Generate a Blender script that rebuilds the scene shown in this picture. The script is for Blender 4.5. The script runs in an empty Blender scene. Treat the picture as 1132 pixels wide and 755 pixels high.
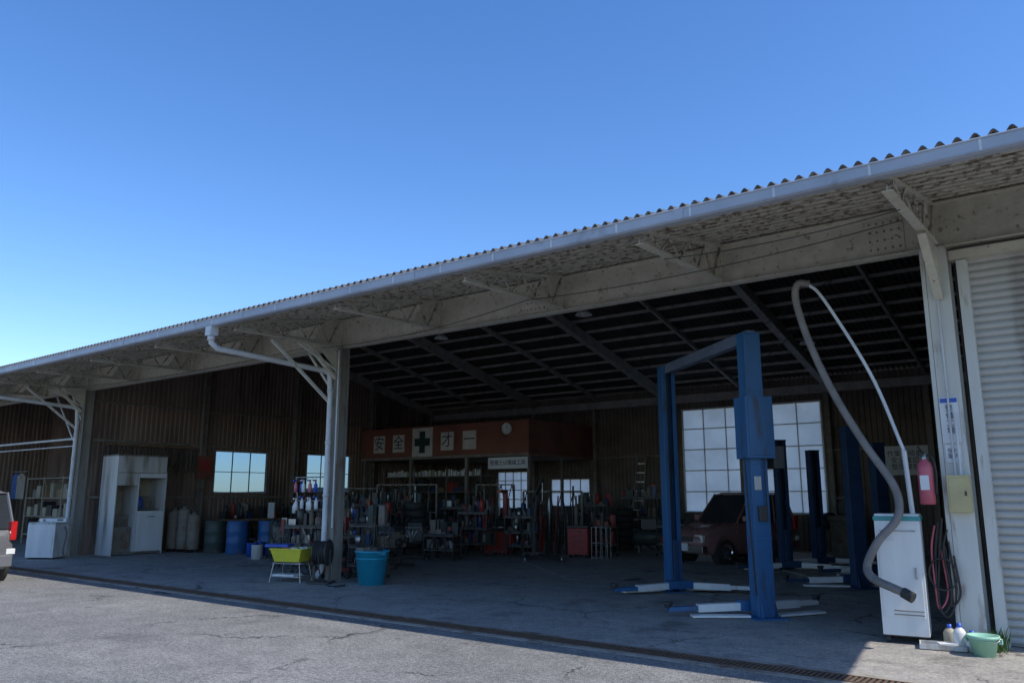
import bpy, math, random
from mathutils import Vector, Matrix
random.seed(7)
sc=bpy.context.scene
R=math.radians
# ------------------------------------------------------------------ materials
def mat(name,c1,c2=None,rough=.6,metal=0.,scale=6.,bump=0.,bscale=60.,stain=None,samt=.5,sscale=3.,streak=False,lo=.35,hi=.65,spec=.5,soft=.08):
    m=bpy.data.materials.new(name); m.use_nodes=True
    nt=m.node_tree; N=nt.nodes; L=nt.links; b=N['Principled BSDF']
    b.inputs['Roughness'].default_value=rough; b.inputs['Metallic'].default_value=metal
    b.inputs['Specular IOR Level'].default_value=spec
    tc=N.new('ShaderNodeTexCoord')
    if c2 is None: c2=tuple(x*.8 for x in c1)
    def noise(s,mp=None,det=6):
        n=N.new('ShaderNodeTexNoise'); n.inputs['Scale'].default_value=s; n.inputs['Detail'].default_value=det; n.inputs['Roughness'].default_value=.6
        if mp:
            q=N.new('ShaderNodeMapping'); q.inputs['Scale'].default_value=mp; L.new(tc.outputs['Object'],q.inputs['Vector']); L.new(q.outputs[0],n.inputs['Vector'])
        else: L.new(tc.outputs['Object'],n.inputs['Vector'])
        return n
    n1=noise(scale,(1,1,.15) if streak else None)
    r=N.new('ShaderNodeValToRGB'); r.color_ramp.elements[0].position=lo; r.color_ramp.elements[1].position=hi
    r.color_ramp.elements[0].color=(*c1,1); r.color_ramp.elements[1].color=(*c2,1)
    L.new(n1.outputs['Fac'],r.inputs[0]); out=r.outputs[0]
    if stain:
        n2=noise(sscale,(1,1,.2) if streak else None,10)
        r2=N.new('ShaderNodeValToRGB'); r2.color_ramp.elements[0].position=1-samt-soft; r2.color_ramp.elements[1].position=1-samt+soft
        L.new(n2.outputs['Fac'],r2.inputs[0])
        mx=N.new('ShaderNodeMix'); mx.data_type='RGBA'; L.new(r2.outputs[0],mx.inputs[0]); L.new(out,mx.inputs[6]); mx.inputs[7].default_value=(*stain,1)
        out=mx.outputs[2]
    L.new(out,b.inputs['Base Color'])
    rr=N.new('ShaderNodeMapRange'); rr.inputs['To Min'].default_value=max(0,rough-.1); rr.inputs['To Max'].default_value=min(1,rough+.15)
    L.new(n1.outputs['Fac'],rr.inputs['Value']); L.new(rr.outputs[0],b.inputs['Roughness'])
    if bump:
        nb=noise(bscale); bp=N.new('ShaderNodeBump'); bp.inputs['Strength'].default_value=bump; bp.inputs['Distance'].default_value=.01
        L.new(nb.outputs['Fac'],bp.inputs['Height']); L.new(bp.outputs[0],b.inputs['Normal'])
    return m
def ground_mat(name,c1,c2,crack=True,fs=70,oilc=.72,rough=.9,gs=.9):
    m=bpy.data.materials.new(name); m.use_nodes=True; nt=m.node_tree; N=nt.nodes; L=nt.links; b=N['Principled BSDF']; b.inputs['Roughness'].default_value=rough
    tc=N.new('ShaderNodeTexCoord')
    def noise(s,d=8,src=None):
        n=N.new('ShaderNodeTexNoise'); n.inputs['Scale'].default_value=s; n.inputs['Detail'].default_value=d; n.inputs['Roughness'].default_value=.65
        L.new(src or tc.outputs['Object'],n.inputs['Vector']); return n
    def ramp(src,p0,c0,p1,c1):
        r=N.new('ShaderNodeValToRGB'); r.color_ramp.elements[0].position=p0; r.color_ramp.elements[1].position=p1
        r.color_ramp.elements[0].color=(*c0,1); r.color_ramp.elements[1].color=(*c1,1); L.new(src,r.inputs[0]); return r.outputs[0]
    def mul(a,bb,f=1):
        x=N.new('ShaderNodeMix'); x.data_type='RGBA'; x.blend_type='MULTIPLY'; x.inputs[0].default_value=f
        L.new(a,x.inputs[6]); L.new(bb,x.inputs[7]); return x.outputs[2]
    big=ramp(noise(.35).outputs['Fac'],.35,c1,.65,c2)
    med=ramp(noise(2.5).outputs['Fac'],.3,(.72,.72,.72),.65,(1.06,1.05,1.03))
    fine=ramp(noise(fs,3).outputs['Fac'],.38,(.35,.35,.35),.6,(1.25,1.25,1.25))
    grit=ramp(noise(22,4).outputs['Fac'],.4,(.62,.62,.62),.6,(1.12,1.12,1.12))
    col=mul(mul(mul(big,med),fine,gs),grit,gs)
    dn=noise(1.3,6); vm=N.new('ShaderNodeVectorMath'); vm.operation='MULTIPLY_ADD'; L.new(dn.outputs['Color'],vm.inputs[0]); vm.inputs[1].default_value=(1.1,1.1,0); L.new(tc.outputs['Object'],vm.inputs[2])
    v=N.new('ShaderNodeTexVoronoi'); v.feature='DISTANCE_TO_EDGE'; v.inputs['Scale'].default_value=.42; L.new(vm.outputs[0],v.inputs['Vector'])
    cr=ramp(v.outputs['Distance'],.003,(.2,.2,.2),.009,(1,1,1))
    msk=ramp(noise(.5,2).outputs['Fac'],.44,(0,0,0),.54,(1,1,1))
    x=N.new('ShaderNodeMix'); x.data_type='RGBA'; x.blend_type='MULTIPLY'; L.new(msk,x.inputs[0]); L.new(col,x.inputs[6]); L.new(cr,x.inputs[7])
    oil=ramp(noise(.9,5).outputs['Fac'],.56,(1,1,1),.68,(oilc,oilc,oilc))
    spots=ramp(noise(3.2,3).outputs['Fac'],.64,(1,1,1),.70,(oilc*.9,oilc*.9,oilc*.9))
    L.new(mul(mul(x.outputs[2] if crack else col,oil),spots),b.inputs['Base Color'])
    bp=N.new('ShaderNodeBump'); bp.inputs['Strength'].default_value=.9*gs; bp.inputs['Distance'].default_value=.014
    L.new(noise(60,4).outputs['Fac'],bp.inputs['Height']); L.new(bp.outputs[0],b.inputs['Normal'])
    return m
def frosted(name,tint,scale=1.2):
    m=bpy.data.materials.new(name); m.use_nodes=True; nt=m.node_tree; N=nt.nodes; L=nt.links
    N.remove(N['Principled BSDF']); o=N['Material Output']
    tc=N.new('ShaderNodeTexCoord'); n=N.new('ShaderNodeTexNoise'); n.inputs['Scale'].default_value=scale; n.inputs['Detail'].default_value=5; L.new(tc.outputs['Object'],n.inputs['Vector'])
    r=N.new('ShaderNodeValToRGB'); r.color_ramp.elements[0].position=.35; r.color_ramp.elements[1].position=.65
    r.color_ramp.elements[0].color=(*[c*.8 for c in tint],1); r.color_ramp.elements[1].color=(*tint,1); L.new(n.outputs['Fac'],r.inputs[0])
    a=N.new('ShaderNodeBsdfTranslucent'); L.new(r.outputs[0],a.inputs[0])
    c=N.new('ShaderNodeBsdfDiffuse'); L.new(r.outputs[0],c.inputs[0])
    mx=N.new('ShaderNodeMixShader'); mx.inputs[0].default_value=.25
    L.new(a.outputs[0],mx.inputs[1]); L.new(c.outputs[0],mx.inputs[2]); L.new(mx.outputs[0],o.inputs[0]); return m
def clear(name,tint=(.17,.27,.44)):
    m=bpy.data.materials.new(name); m.use_nodes=True; nt=m.node_tree; N=nt.nodes; L=nt.links
    N.remove(N['Principled BSDF']); o=N['Material Output']
    a=N.new('ShaderNodeBsdfTransparent'); a.inputs[0].default_value=(*tint,1)
    c=N.new('ShaderNodeBsdfGlossy'); c.inputs['Roughness'].default_value=.05
    f=N.new('ShaderNodeFresnel'); f.inputs[0].default_value=1.45
    mx=N.new('ShaderNodeMixShader'); L.new(f.outputs[0],mx.inputs[0]); L.new(a.outputs[0],mx.inputs[1]); L.new(c.outputs[0],mx.inputs[2])
    L.new(mx.outputs[0],o.inputs[0]); return m
RUST=(.18,.10,.06)
M=dict(
 cream=mat('cream_paint',(.60,.57,.47),(.49,.465,.375),.7,0,5,.2,40,(.29,.225,.15),.37,16,soft=.04),
 creamS=mat('cream_paint_worn',(.56,.52,.43),(.38,.35,.28),.75,0,9,.3,40,(.16,.12,.08),.44,11,soft=.04),
 white=mat('white_paint',(.62,.62,.58),(.52,.52,.48),.5,0,4,.05,30,RUST,.34,7,streak=True),
 colgrey=mat('column_paint',(.28,.27,.24),(.20,.195,.17),.6,0,4,.05,30,RUST,.38,7,streak=True),
 whitec=mat('white_enamel',(.76,.76,.74),(.64,.64,.62),.35,0,3,0,30,(.33,.28,.22),.30,4,streak=True),
 dirtyw=mat('dirty_white_panel',(.62,.61,.57),(.47,.46,.42),.6,0,3,0,30,(.22,.18,.13),.38,3,streak=True),
 pvc=mat('grey_pvc',(.60,.62,.63),(.50,.52,.54),.4,0,3,0,30,(.25,.22,.2),.28,6),
 gutter=mat('gutter_plastic',(.40,.43,.48),(.33,.36,.41),.45,0,1.5,0,30,(.22,.22,.22),.32,2.5),
 slate=mat('corrugated_slate',(.10,.095,.09),(.06,.058,.055),.9,0,4,.3,40),
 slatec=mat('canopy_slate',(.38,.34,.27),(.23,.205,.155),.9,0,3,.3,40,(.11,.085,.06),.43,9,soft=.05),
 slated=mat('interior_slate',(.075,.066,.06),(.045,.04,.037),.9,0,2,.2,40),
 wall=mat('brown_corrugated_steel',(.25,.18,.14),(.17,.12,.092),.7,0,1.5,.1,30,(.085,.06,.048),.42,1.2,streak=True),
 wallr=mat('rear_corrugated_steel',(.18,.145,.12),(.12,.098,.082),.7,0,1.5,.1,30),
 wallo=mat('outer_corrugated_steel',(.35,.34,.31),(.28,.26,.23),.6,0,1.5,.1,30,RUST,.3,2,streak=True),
 dsteel=mat('dim_steel',(.24,.22,.19),(.15,.14,.12),.6,0,4,.1,40,RUST,.4,5),
 rafter=mat('rafter_paint',(.42,.40,.37),(.29,.275,.25),.6,0,4,.1,40,(.18,.125,.09),.35,7),
 shutter=mat('shutter_slats',(.47,.46,.43),(.39,.38,.355),.45,0,2,0,30,(.25,.23,.2),.36,2,streak=True),
 floor=ground_mat('workshop_concrete',(.37,.345,.31),(.46,.43,.39),True,45,.55,.65,.45),
 conc=mat('kerb_concrete',(.34,.31,.265),(.23,.205,.175),.9,0,3,.4,50,(.13,.085,.055),.4,3),
 grate=mat('rusty_grate',(.19,.12,.08),(.11,.075,.05),.8,.3,8,.2,60),
 dark=mat('channel_dark',(.015,.013,.012),None,.9),
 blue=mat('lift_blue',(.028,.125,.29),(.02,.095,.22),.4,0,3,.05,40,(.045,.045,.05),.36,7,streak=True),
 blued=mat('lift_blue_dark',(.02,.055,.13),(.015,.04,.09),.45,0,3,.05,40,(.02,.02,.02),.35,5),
 blueg=mat('lift_crossbar',(.14,.17,.24),(.10,.13,.19),.5,0,3),
 metal=mat('bare_steel',(.45,.45,.45),(.3,.3,.3),.35,.9,6),
 alu=mat('aluminium_frame',(.45,.46,.47),None,.4,.3,4),
 black=mat('black_rubber',(.025,.024,.023),(.04,.039,.037),.7,0,8),
 blackp=mat('black_paint',(.035,.034,.034),(.05,.049,.048),.4,0,8),
 red=mat('red_paint',(.36,.04,.03),(.26,.035,.028),.45,0,5),
 redf=mat('faded_red',(.50,.11,.15),(.42,.08,.11),.45,0,4),
 orange=mat('red_brown_board',(.23,.085,.055),(.18,.065,.042),.7,0,1.2,0,30,(.11,.045,.032),.35,1.2),
 yellow=mat('yellow_plastic',(.72,.66,.05),(.62,.55,.05),.4,0,4),
 cyan=mat('cyan_plastic',(.02,.33,.50),(.015,.27,.43),.4,0,3),
 green=mat('green_plastic',(.30,.55,.42),(.24,.47,.35),.45,0,3),
 drumb=mat('drum_blue',(.03,.13,.33),(.025,.10,.26),.45,0,3,0,30,RUST,.33,5),
 drumg=mat('drum_green',(.05,.075,.065),(.04,.058,.05),.5,0,3,0,30,RUST,.33,5),
 beige=mat('beige_metal',(.40,.36,.27),(.31,.28,.2),.6,0,3,0,30,RUST,.35,4),
 dbeige=mat('dull_beige',(.24,.215,.17),(.17,.15,.12),.7,0,3,0,30,RUST,.4,4),
 beigey=mat('switch_box_beige',(.55,.47,.24),(.45,.38,.2),.6,0,3),
 wood=mat('wood',(.26,.17,.10),(.17,.11,.065),.8,0,5,.2,40),
 card=mat('cardboard',(.34,.24,.14),(.28,.19,.11),.9,0,3),
 hose=mat('grey_hose',(.215,.195,.18),(.15,.138,.13),.55,0,5),
 paper=mat('paper',(.72,.73,.74),(.6,.62,.65),.8,0,2),
 board=mat('sign_board_white',(.60,.58,.53),(.48,.46,.42),.8,0,3),
 ink=mat('ink',(.03,.04,.08),None,.8),
 greenx=mat('safety_cross_green',(.014,.04,.038),None,.6),
 vanp=mat('small_van_paint',(.30,.155,.145),(.24,.12,.115),.25,.1,2),
 silver=mat('grey_car_paint',(.30,.30,.31),(.27,.27,.28),.25,.6,2),
 tail=mat('tail_light',(.50,.02,.02),(.38,.01,.01),.15,0,10),
 carglass=mat('car_glass',(.03,.035,.04),None,.06,0,3,spec=.9),
 chrome=mat('chrome',(.6,.6,.6),None,.15,1.,3),
 lamp=mat('lamp_glass',(.75,.75,.7),None,.2,0,3),
 teal=mat('teal_trim',(.05,.30,.30),None,.4,0,3),
 pinkp=mat('pink_plastic',(.6,.18,.22),None,.4,0,3),
 bluep=mat('blue_plastic',(.03,.10,.48),(.02,.08,.38),.4,0,3),
 cloth=mat('blue_cloth',(.04,.09,.22),(.02,.05,.14),.9,0,5),
)
GL=clear('tinted_window_glass'); FG=frosted('frosted_glass',(.72,.74,.72))
# ------------------------------------------------------------------ builder
class B:
    def __init__(s): s.v=[];s.f=[];s.mi=[];s.sm=[];s.ms=[]
    def k(s,m):
        m=M[m] if isinstance(m,str) else m
        if m not in s.ms: s.ms.append(m)
        return s.ms.index(m)
    def add(s,vs,fs,m,sm=False):
        o=len(s.v); s.v+= [tuple(v) for v in vs]; k=s.k(m)
        for f in fs: s.f.append([i+o for i in f]); s.mi.append(k); s.sm.append(sm)
    def box(s,c,d,m,rz=0,rot=None):
        x,y,z=[q/2 for q in d]; T=rot if rot is not None else Matrix.Rotation(rz,3,'Z')
        vs=[T@Vector((a*x,b*y,e*z))+Vector(c) for e in(-1,1) for b in(-1,1) for a in(-1,1)]
        s.add(vs,[(0,2,3,1),(4,5,7,6),(0,1,5,4),(2,6,7,3),(0,4,6,2),(1,3,7,5)],m)
    def bb(s,x0,x1,y0,y1,z0,z1,m): s.box(((x0+x1)/2,(y0+y1)/2,(z0+z1)/2),(x1-x0,y1-y0,z1-z0),m)
    def beam(s,p0,p1,w,h,m):
        p0=Vector(p0);p1=Vector(p1);d=p1-p0;l=d.length;z=d.normalized()
        up=Vector((0,0,1)) if abs(z.z)<.95 else Vector((0,1,0))
        x=z.cross(up).normalized(); y=x.cross(z)
        T=Matrix((x,y,z)).transposed()
        s.box((p0+p1)/2,(w,h,l),m,rot=T)
    def tube(s,pts,r,m,seg=10,cap=True):
        pts=[Vector(p) for p in pts]; n=len(pts); rr=r if isinstance(r,(list,tuple)) else [r]*n
        vs=[];px=None
        for i,p in enumerate(pts):
            t=(pts[min(i+1,n-1)]-pts[max(i-1,0)]).normalized()
            if px is None:
                a=Vector((0,0,1)) if abs(t.z)<.9 else Vector((1,0,0)); px=t.cross(a).normalized()
            else: px=(px-t*px.dot(t)).normalized()
            py=t.cross(px)
            for j in range(seg):
                a=2*math.pi*j/seg; vs.append(p+(px*math.cos(a)+py*math.sin(a))*rr[i])
        fs=[(i*seg+j,i*seg+(j+1)%seg,(i+1)*seg+(j+1)%seg,(i+1)*seg+j) for i in range(n-1) for j in range(seg)]
        s.add(vs,fs,m,True)
        if cap: s.add(vs[:seg],[tuple(range(seg))[::-1]],m); s.add(vs[-seg:],[tuple(range(seg))],m)
    def lathe(s,prof,c,m,seg=24,T=None,sm=True):
        T=T or Matrix.Identity(3); c=Vector(c); vs=[]
        for r,z in prof:
            for j in range(seg):
                a=2*math.pi*j/seg; vs.append(T@Vector((r*math.cos(a),r*math.sin(a),z))+c)
        fs=[(i*seg+j,i*seg+(j+1)%seg,(i+1)*seg+(j+1)%seg,(i+1)*seg+j) for i in range(len(prof)-1) for j in range(seg)]
        s.add(vs,fs,m,sm)
    def make(s,name,loc=(0,0,0),rz=0,parent=None,bevel=0,scale=(1,1,1)):
        me=bpy.data.meshes.new(name); me.from_pydata(s.v,[],s.f)
        for m in s.ms: me.materials.append(m)
        me.polygons.foreach_set('material_index',s.mi); me.polygons.foreach_set('use_smooth',s.sm); me.update()
        o=bpy.data.objects.new(name,me); sc.collection.objects.link(o); o.location=loc; o.rotation_euler=(0,0,rz); o.scale=scale
        if parent: o.parent=parent
        if bevel:
            b=o.modifiers.new('bevel','BEVEL'); b.width=bevel; b.segments=2; b.limit_method='ANGLE'; b.angle_limit=R(50)
        return o
def empty(name,loc=(0,0,0),rz=0,parent=None):
    o=bpy.data.objects.new(name,None); sc.collection.objects.link(o); o.location=loc; o.rotation_euler=(0,0,rz)
    if parent:o.parent=parent
    return o
def text(name,body,loc,size,m,rot=(R(90),0,0),parent=None,ext=.002,align='CENTER'):
    c=bpy.data.curves.new(name,'FONT'); c.body=body; c.size=size; c.align_x=align; c.align_y='CENTER'; c.extrude=ext
    c.materials.append(M[m]); o=bpy.data.objects.new(name,c); sc.collection.objects.link(o); o.location=loc; o.rotation_euler=rot
    if parent:o.parent=parent
    return o
def smooth_path(P,n=12):
    P=[Vector(p) for p in P]; Q=[P[0]*2-P[1]]+P+[P[-1]*2-P[-2]]; out=[]
    for i in range(1,len(Q)-2):
        a,b,c,d=Q[i-1:i+3]
        for k in range(n):
            t=k/n; out.append(.5*((2*b)+(c-a)*t+(2*a-5*b+4*c-d)*t*t+(3*b-a-3*c+d)*t**3))
    out.append(P[-1]); return out
# ------------------------------------------------------------------ layout constants (metres)
XR=-1.531; S=2.666; YC=10.30; ZB=4.475; YE=7.66; YRI=17.3; YB=24.3
XL=XR-8*S       # left main column
XM=XR-4*S
XEND=1.7; XFAR=-34.0
ZC=4.69+.18*(YC-YE)
def zr(y): # roof sheet centre height
    if y<=YC: return 4.69+.18*(y-YE)
    return ZC+.245*((y-YC) if y<=YRI else (YRI-YC)-(y-YRI))
# ------------------------------------------------------------------ ground
b=B(); b.add([(-900,-900,0),(900,-900,0),(900,900,0),(-900,900,0)],[(0,1,2,3)],ground_mat('asphalt',(.235,.235,.23),(.315,.312,.30))); b.make('ground')
b=B(); b.bb(XFAR,XEND,7.99,YB,-.05,.012,'floor'); b.make('workshop_floor')
b=B()
b.bb(XFAR,XEND+2,7.50,7.60,-.1,.010,'conc'); b.bb(XFAR,XEND+2,7.88,7.985,-.1,.013,'conc')
b.bb(XFAR,XEND+2,7.60,7.88,-.1,.004,'dark')
x=XFAR
while x<XEND+2:
    b.box((x,7.74,.010),(.022,.278,.008),'grate'); x+=.05
for y in (7.615,7.865): b.bb(XFAR,XEND+2,y-.012,y+.012,.003,.016,'grate')
b.make('drainage_channel')
wp=mat('worn_white_paint',(.62,.61,.58),(.48,.47,.45),.8,0,5,0,30,(.25,.235,.22),.50,7)
b=B()
for (x0,y0,x1,y1,w) in [(-19.5,8.3,-18.2,10.8,.1),(-16.4,8.3,-17.0,12.2,.1),(-21.5,9.6,-17.0,9.6,.09),(-8.5,13.0,-12.5,16.5,.1)]:
    p=Vector((x0,y0,0));q=Vector((x1,y1,0));n=(q-p).normalized().cross(Vector((0,0,1)))*w/2
    zz=.017 if x0!=-21.5 else .021
    b.add([p-n+Vector((0,0,zz)),p+n+Vector((0,0,zz)),q+n+Vector((0,0,zz)),q-n+Vector((0,0,zz))],[(3,2,1,0)],wp)
b.make('painted_floor_line')
b=B(); n=120; vs=[]
for i in range(n):
    a=2*math.pi*i/n; h=4+2*math.sin(i*.7)+1.5*math.sin(i*1.9+1)+random.uniform(-1,1)
    vs+=[(600*math.cos(a),600*math.sin(a),-1),(640*math.cos(a),640*math.sin(a),max(2,h))]
fs=[(2*i,2*((i+1)%n),2*((i+1)%n)+1,2*i+1) for i in range(n)]
b.add(vs,fs,mat('hill_foliage',(.05,.07,.05),(.03,.05,.035),.9,0,.05)); b.make('hills')
# ------------------------------------------------------------------ building
bld=empty('auto_repair_workshop')
b=B()
def sheet(y0,y1,m,off=0):
    pitch=.14; seg=8; nx=int((XEND-XFAR+.2)/pitch*seg); vs=[]
    for i in range(nx+1):
        x=XFAR-.1+i*pitch/seg; dz=.034*math.sin(2*math.pi*i/seg)
        vs+=[(x,y0,zr(y0)+dz+off),(x,y1,zr(y1)+dz+off)]
    b.add(vs,[(2*i,2*i+2,2*i+3,2*i+1) for i in range(nx)],m,True); return nx
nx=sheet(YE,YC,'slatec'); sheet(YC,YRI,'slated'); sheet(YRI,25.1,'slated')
for a,c in ((YE,YC),(YC,YRI),(YRI,25.1)): sheet(a,c,'slate',.014)
vs=[]
for i in range(nx+1):
    x=XFAR-.1+i*.14/8; dz=.034*math.sin(2*math.pi*i/8); vs+=[(x,YE,zr(YE)+dz),(x,YE,zr(YE)+dz+.014)]
b.add(vs,[(2*i,2*i+1,2*i+3,2*i+2) for i in range(nx)],'slate')
b.tube([(XFAR,YRI,zr(YRI)+.03),(XEND,YRI,zr(YRI)+.03)],.09,'slate')
b.make('corrugated_roof',parent=bld)
b=B()
def purlin(y,m,w=.05,h=.075,drop=.045):
    z=zr(y)-drop-h/2
    b.bb(XFAR,XEND-.02,y-w/2,y+w/2,z-h/2,z+h/2,m)
    b.bb(XFAR,XEND-.02,y+w/2+.001,y+w/2+.035,z-h/2,z-h/2+.008,m)
y=7.86
while y<10.2: purlin(y,'creamS',.045,.06); y+=.235
y=10.75
while y<YB-.1: purlin(y,'rafter',.05,.07); y+=.72
b.make('purlins',parent=bld)
b=B()
def ibeam(x0,x1,y,z0,z1,m,fw=.18):
    b.bb(x0,x1,y-.008,y+.008,z0+.014,z1-.014,m)
    b.bb(x0,x1,y-fw/2,y+fw/2,z0,z0+.014,m); b.bb(x0,x1,y-fw/2,y+fw/2,z1-.014,z1,m)
ibeam(XFAR,XEND-.05,YC,ZB,5.04,'cream')
b.bb(XFAR,XEND-.05,YC-.02,YC+.02,5.042,ZC-.03,'creamS')
k=-1
while XR-k*S>XFAR:
    X=XR-k*S
    b.bb(X-.006,X+.006,YC-.085,YC-.009,ZB+.016,5.02,'cream')
    if k%2==0:
        sx=-.55
        b.bb(X+sx-.22,X+sx+.22,YC-.022,YC-.009,ZB+.06,4.96,'cream')
        for i in range(5):
            for j in range(4): b.box((X+sx-.17+i*.085,YC-.026,ZB+.12+j*.11),(.022,.010,.022),'dsteel')
    k+=1
b.make('front_beam',parent=bld)
b=B(); k=-1
while XR-k*S>XFAR:
    X=XR-k*S; y0=7.86;y1=YC-.1; zt=lambda y: zr(y)-.125
    b.beam((X,y0,zt(y0)),(X,y1,zt(y1)),.07,.04,'cream')
    zb0,zb1=4.42,ZB-.0
    P0=(X,y0,zb0+.03);P1=(X,y1,zb1+.04)
    b.beam(P0,P1,.10,.012,'cream'); b.beam((X,y0,zb0+.06),(X,y1,zb1+.07),.012,.06,'cream')
    n=9
    for i in range(n):
        ya=y0+(y1-y0)*i/n; yb=y0+(y1-y0)*(i+1)/n
        za=zb0+.06+(zb1-zb0)*i/n; zb_=zb0+.06+(zb1-zb0)*(i+1)/n
        if i%2==0: b.beam((X+.015,ya,za),(X+.015,yb,zt(yb)-.02),.022,.022,'creamS')
        else: b.beam((X+.015,ya,zt(ya)-.02),(X+.015,yb,zb_),.022,.022,'creamS')
    b.add([(X-.012,y1,zb1+.05),(X-.012,y1-.62,zb1+.04),(X-.012,y1-.35,zt(y1-.35)),(X-.012,y1,zt(y1))],[(0,1,2,3)],'cream')
    if k%4==0:
        b.beam((X,y1-.75,zb1-.01),(X,YC-.16,ZB-.62),.09,.06,'cream')
        b.add([(X+.02,y1+.0,zb1),(X+.02,y1-.6,zb1),(X+.02,y1,zb1-.5)],[(0,1,2)],'cream')
    k+=1
b.make('canopy_brackets',parent=bld)
b=B()
gy0,gy1,gz0,gz1=7.53,7.655,4.50,4.625
b.bb(XFAR-.1,XEND,gy0,gy0+.006,gz0+.02,gz1,'gutter'); b.bb(XFAR-.1,XEND,gy1-.006,gy1,gz0,gz1-.02,'gutter')
b.bb(XFAR-.1,XEND,gy0+.02,gy1-.008,gz0-.004,gz0+.002,'gutter')
b.beam((XFAR-.1,gy0+.012,gz0+.010),(XEND,gy0+.012,gz0+.010),.032,.006,'gutter')
b.tube([(XFAR-.1,gy0,gz1),(XEND,gy0,gz1)],.011,'gutter',8)
x=XFAR
while x<XEND:
    b.bb(x-.012,x+.012,gy0-.004,gy0+.0,gz0+.01,gz1-.01,'pvc')
    b.bb(x-.012,x+.012,gy0,7.9,gz1-.004,gz1+.004,'pvc'); x+=.9
x=XR-2
while x>XFAR: b.bb(x-.05,x+.05,gy0-.007,gy0-.002,gz0+.012,gz1,'gutter'); x-=4
b.make('roof_gutter',parent=bld)
b=B(); k=-1
while XR-k*S>XFAR+.2:
    X=XR-k*S; thick=(k%2==0); h=.28 if thick else .12; w=.14 if thick else .07
    for ya,yb in ((YC+.1,YRI),(YRI,YB)):
        o=.125+h/2
        b.beam((X,ya,zr(ya)-o),(X,yb,zr(yb)-o),w,h,'rafter')
        if thick: b.beam((X,ya,zr(ya)-o-h/2-.008),(X,yb,zr(yb)-o-h/2-.008),w+.06,.012,'rafter')
    k+=1
for k in range(0,12,2):
    X=XR-k*S
    if X-S*2<XFAR: break
    b.tube([(X,YC+.3,zr(YC)-.5),(X-2*S,YRI-.3,zr(YRI)-.5)],.012,'dsteel',6)
    b.tube([(X-2*S,YC+.3,zr(YC)-.5),(X,YRI-.3,zr(YRI)-.5)],.012,'dsteel',6)
b.bb(XFAR,XEND-.05,YB-.16,YB-.04,4.60,4.85,'rafter')
b.make('roof_rafters',parent=bld)
def hcol(b,X,Y,z1,m,w=.24,d=.26,z0=.012):
    b.bb(X-w/2,X+w/2,Y-d/2,Y-d/2+.012,z0,z1,m); b.bb(X-w/2,X+w/2,Y+d/2-.012,Y+d/2,z0,z1,m)
    b.bb(X-.006,X+.006,Y-d/2+.012,Y+d/2-.012,z0,z1,m)
    b.bb(X-w/2-.06,X+w/2+.06,Y-d/2-.06,Y+d/2+.06,z0,z0+.02,m)
b=B()
hcol(b,XR,YC,ZB,'white')
for X in (XM,XL,XL-4*S): hcol(b,X,YC,ZB,'colgrey',.18,.24)
b.bb(XR-.17,XR-.125,YC-.13,YC+.05,.04,ZB,'white')
b.make('front_columns',parent=bld)
b=B()
for y in (13.8,17.3,20.8,24.1):
    hcol(b,XL+.16,y,zr(y)-.16,'dsteel',.16,.16)
for k in range(0,9):
    X=XR-k*S
    if X>XL+1: hcol(b,X,YB-.15,4.6,'dsteel',.14,.14)
b.make('wall_posts',parent=bld)
def corr(b,axis,const,u0,u1,z0,z1,m,pitch=.15,dep=.028,inw=1):
    n=max(1,int(round((u1-u0)/pitch))); p=(u1-u0)/n; vs=[]
    zf=z1 if callable(z1) else (lambda u:z1)
    for i in range(n):
        for t,o in ((0,0),(.38,0),(.5,dep),(.88,dep)):
            u=u0+(i+t)*p
            for z in (z0,zf(u)): vs.append((const+o*inw,u,z) if axis=='Y' else (u,const+o*inw,z))
    for z in (z0,zf(u1)): vs.append((const,u1,z) if axis=='Y' else (u1,const,z))
    b.add(vs,[(2*i,2*i+2,2*i+3,2*i+1) for i in range(len(vs)//2-1)],m)
def wall(b,axis,const,u0,u1,ztop,holes,m,inw=1,z0=.0):
    us=sorted(set([u0,u1]+[h[0] for h in holes]+[h[1] for h in holes]))
    for a,c in zip(us[:-1],us[1:]):
        hs=[h for h in holes if h[0]<=a+1e-6 and h[1]>=c-1e-6]
        if not hs: corr(b,axis,const,a,c,z0,ztop,m,inw=inw)
        else:
            h=hs[0]
            if h[2]>z0+.01: corr(b,axis,const,a,c,z0,h[2],m,inw=inw)
            corr(b,axis,const,a,c,h[3],ztop,m,inw=inw)
zt=lambda y: zr(y)-.05
LW=[(14.33,16.3,1.67,3.0),(17.9,19.9,1.7,3.03)]
b=B(); wall(b,'Y',XL,YC+.15,YB,zt,LW,'wall')
wall(b,'Y',XL-.06,YC+.15,YB,zt,LW,'wall',-1)
b.make('side_wall',parent=bld)
RW=[(-19.4,-17.9,1.1,2.5),(-16.9,-15.2,1.2,2.2),(-11.6,-7.07,1.05,4.4)]
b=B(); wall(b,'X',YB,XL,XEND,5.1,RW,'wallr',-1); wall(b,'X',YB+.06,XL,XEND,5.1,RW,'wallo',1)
b.make('rear_wall',parent=bld)
b=B(); wall(b,'X',14.0,XFAR,XL-.1,lambda u:zr(14)-.06,[],'wall',-1); wall(b,'Y',XFAR,7.9,14,zt,[],'wall')
wall(b,'Y',XFAR-.06,7.9,14,zt,[],'wallo',-1); b.make('storage_bay_wall',parent=bld)
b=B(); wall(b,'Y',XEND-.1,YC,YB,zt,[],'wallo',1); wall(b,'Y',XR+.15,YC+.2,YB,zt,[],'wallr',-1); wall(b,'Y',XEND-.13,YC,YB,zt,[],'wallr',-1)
b.make('end_wall',parent=bld)
b=B()
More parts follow.
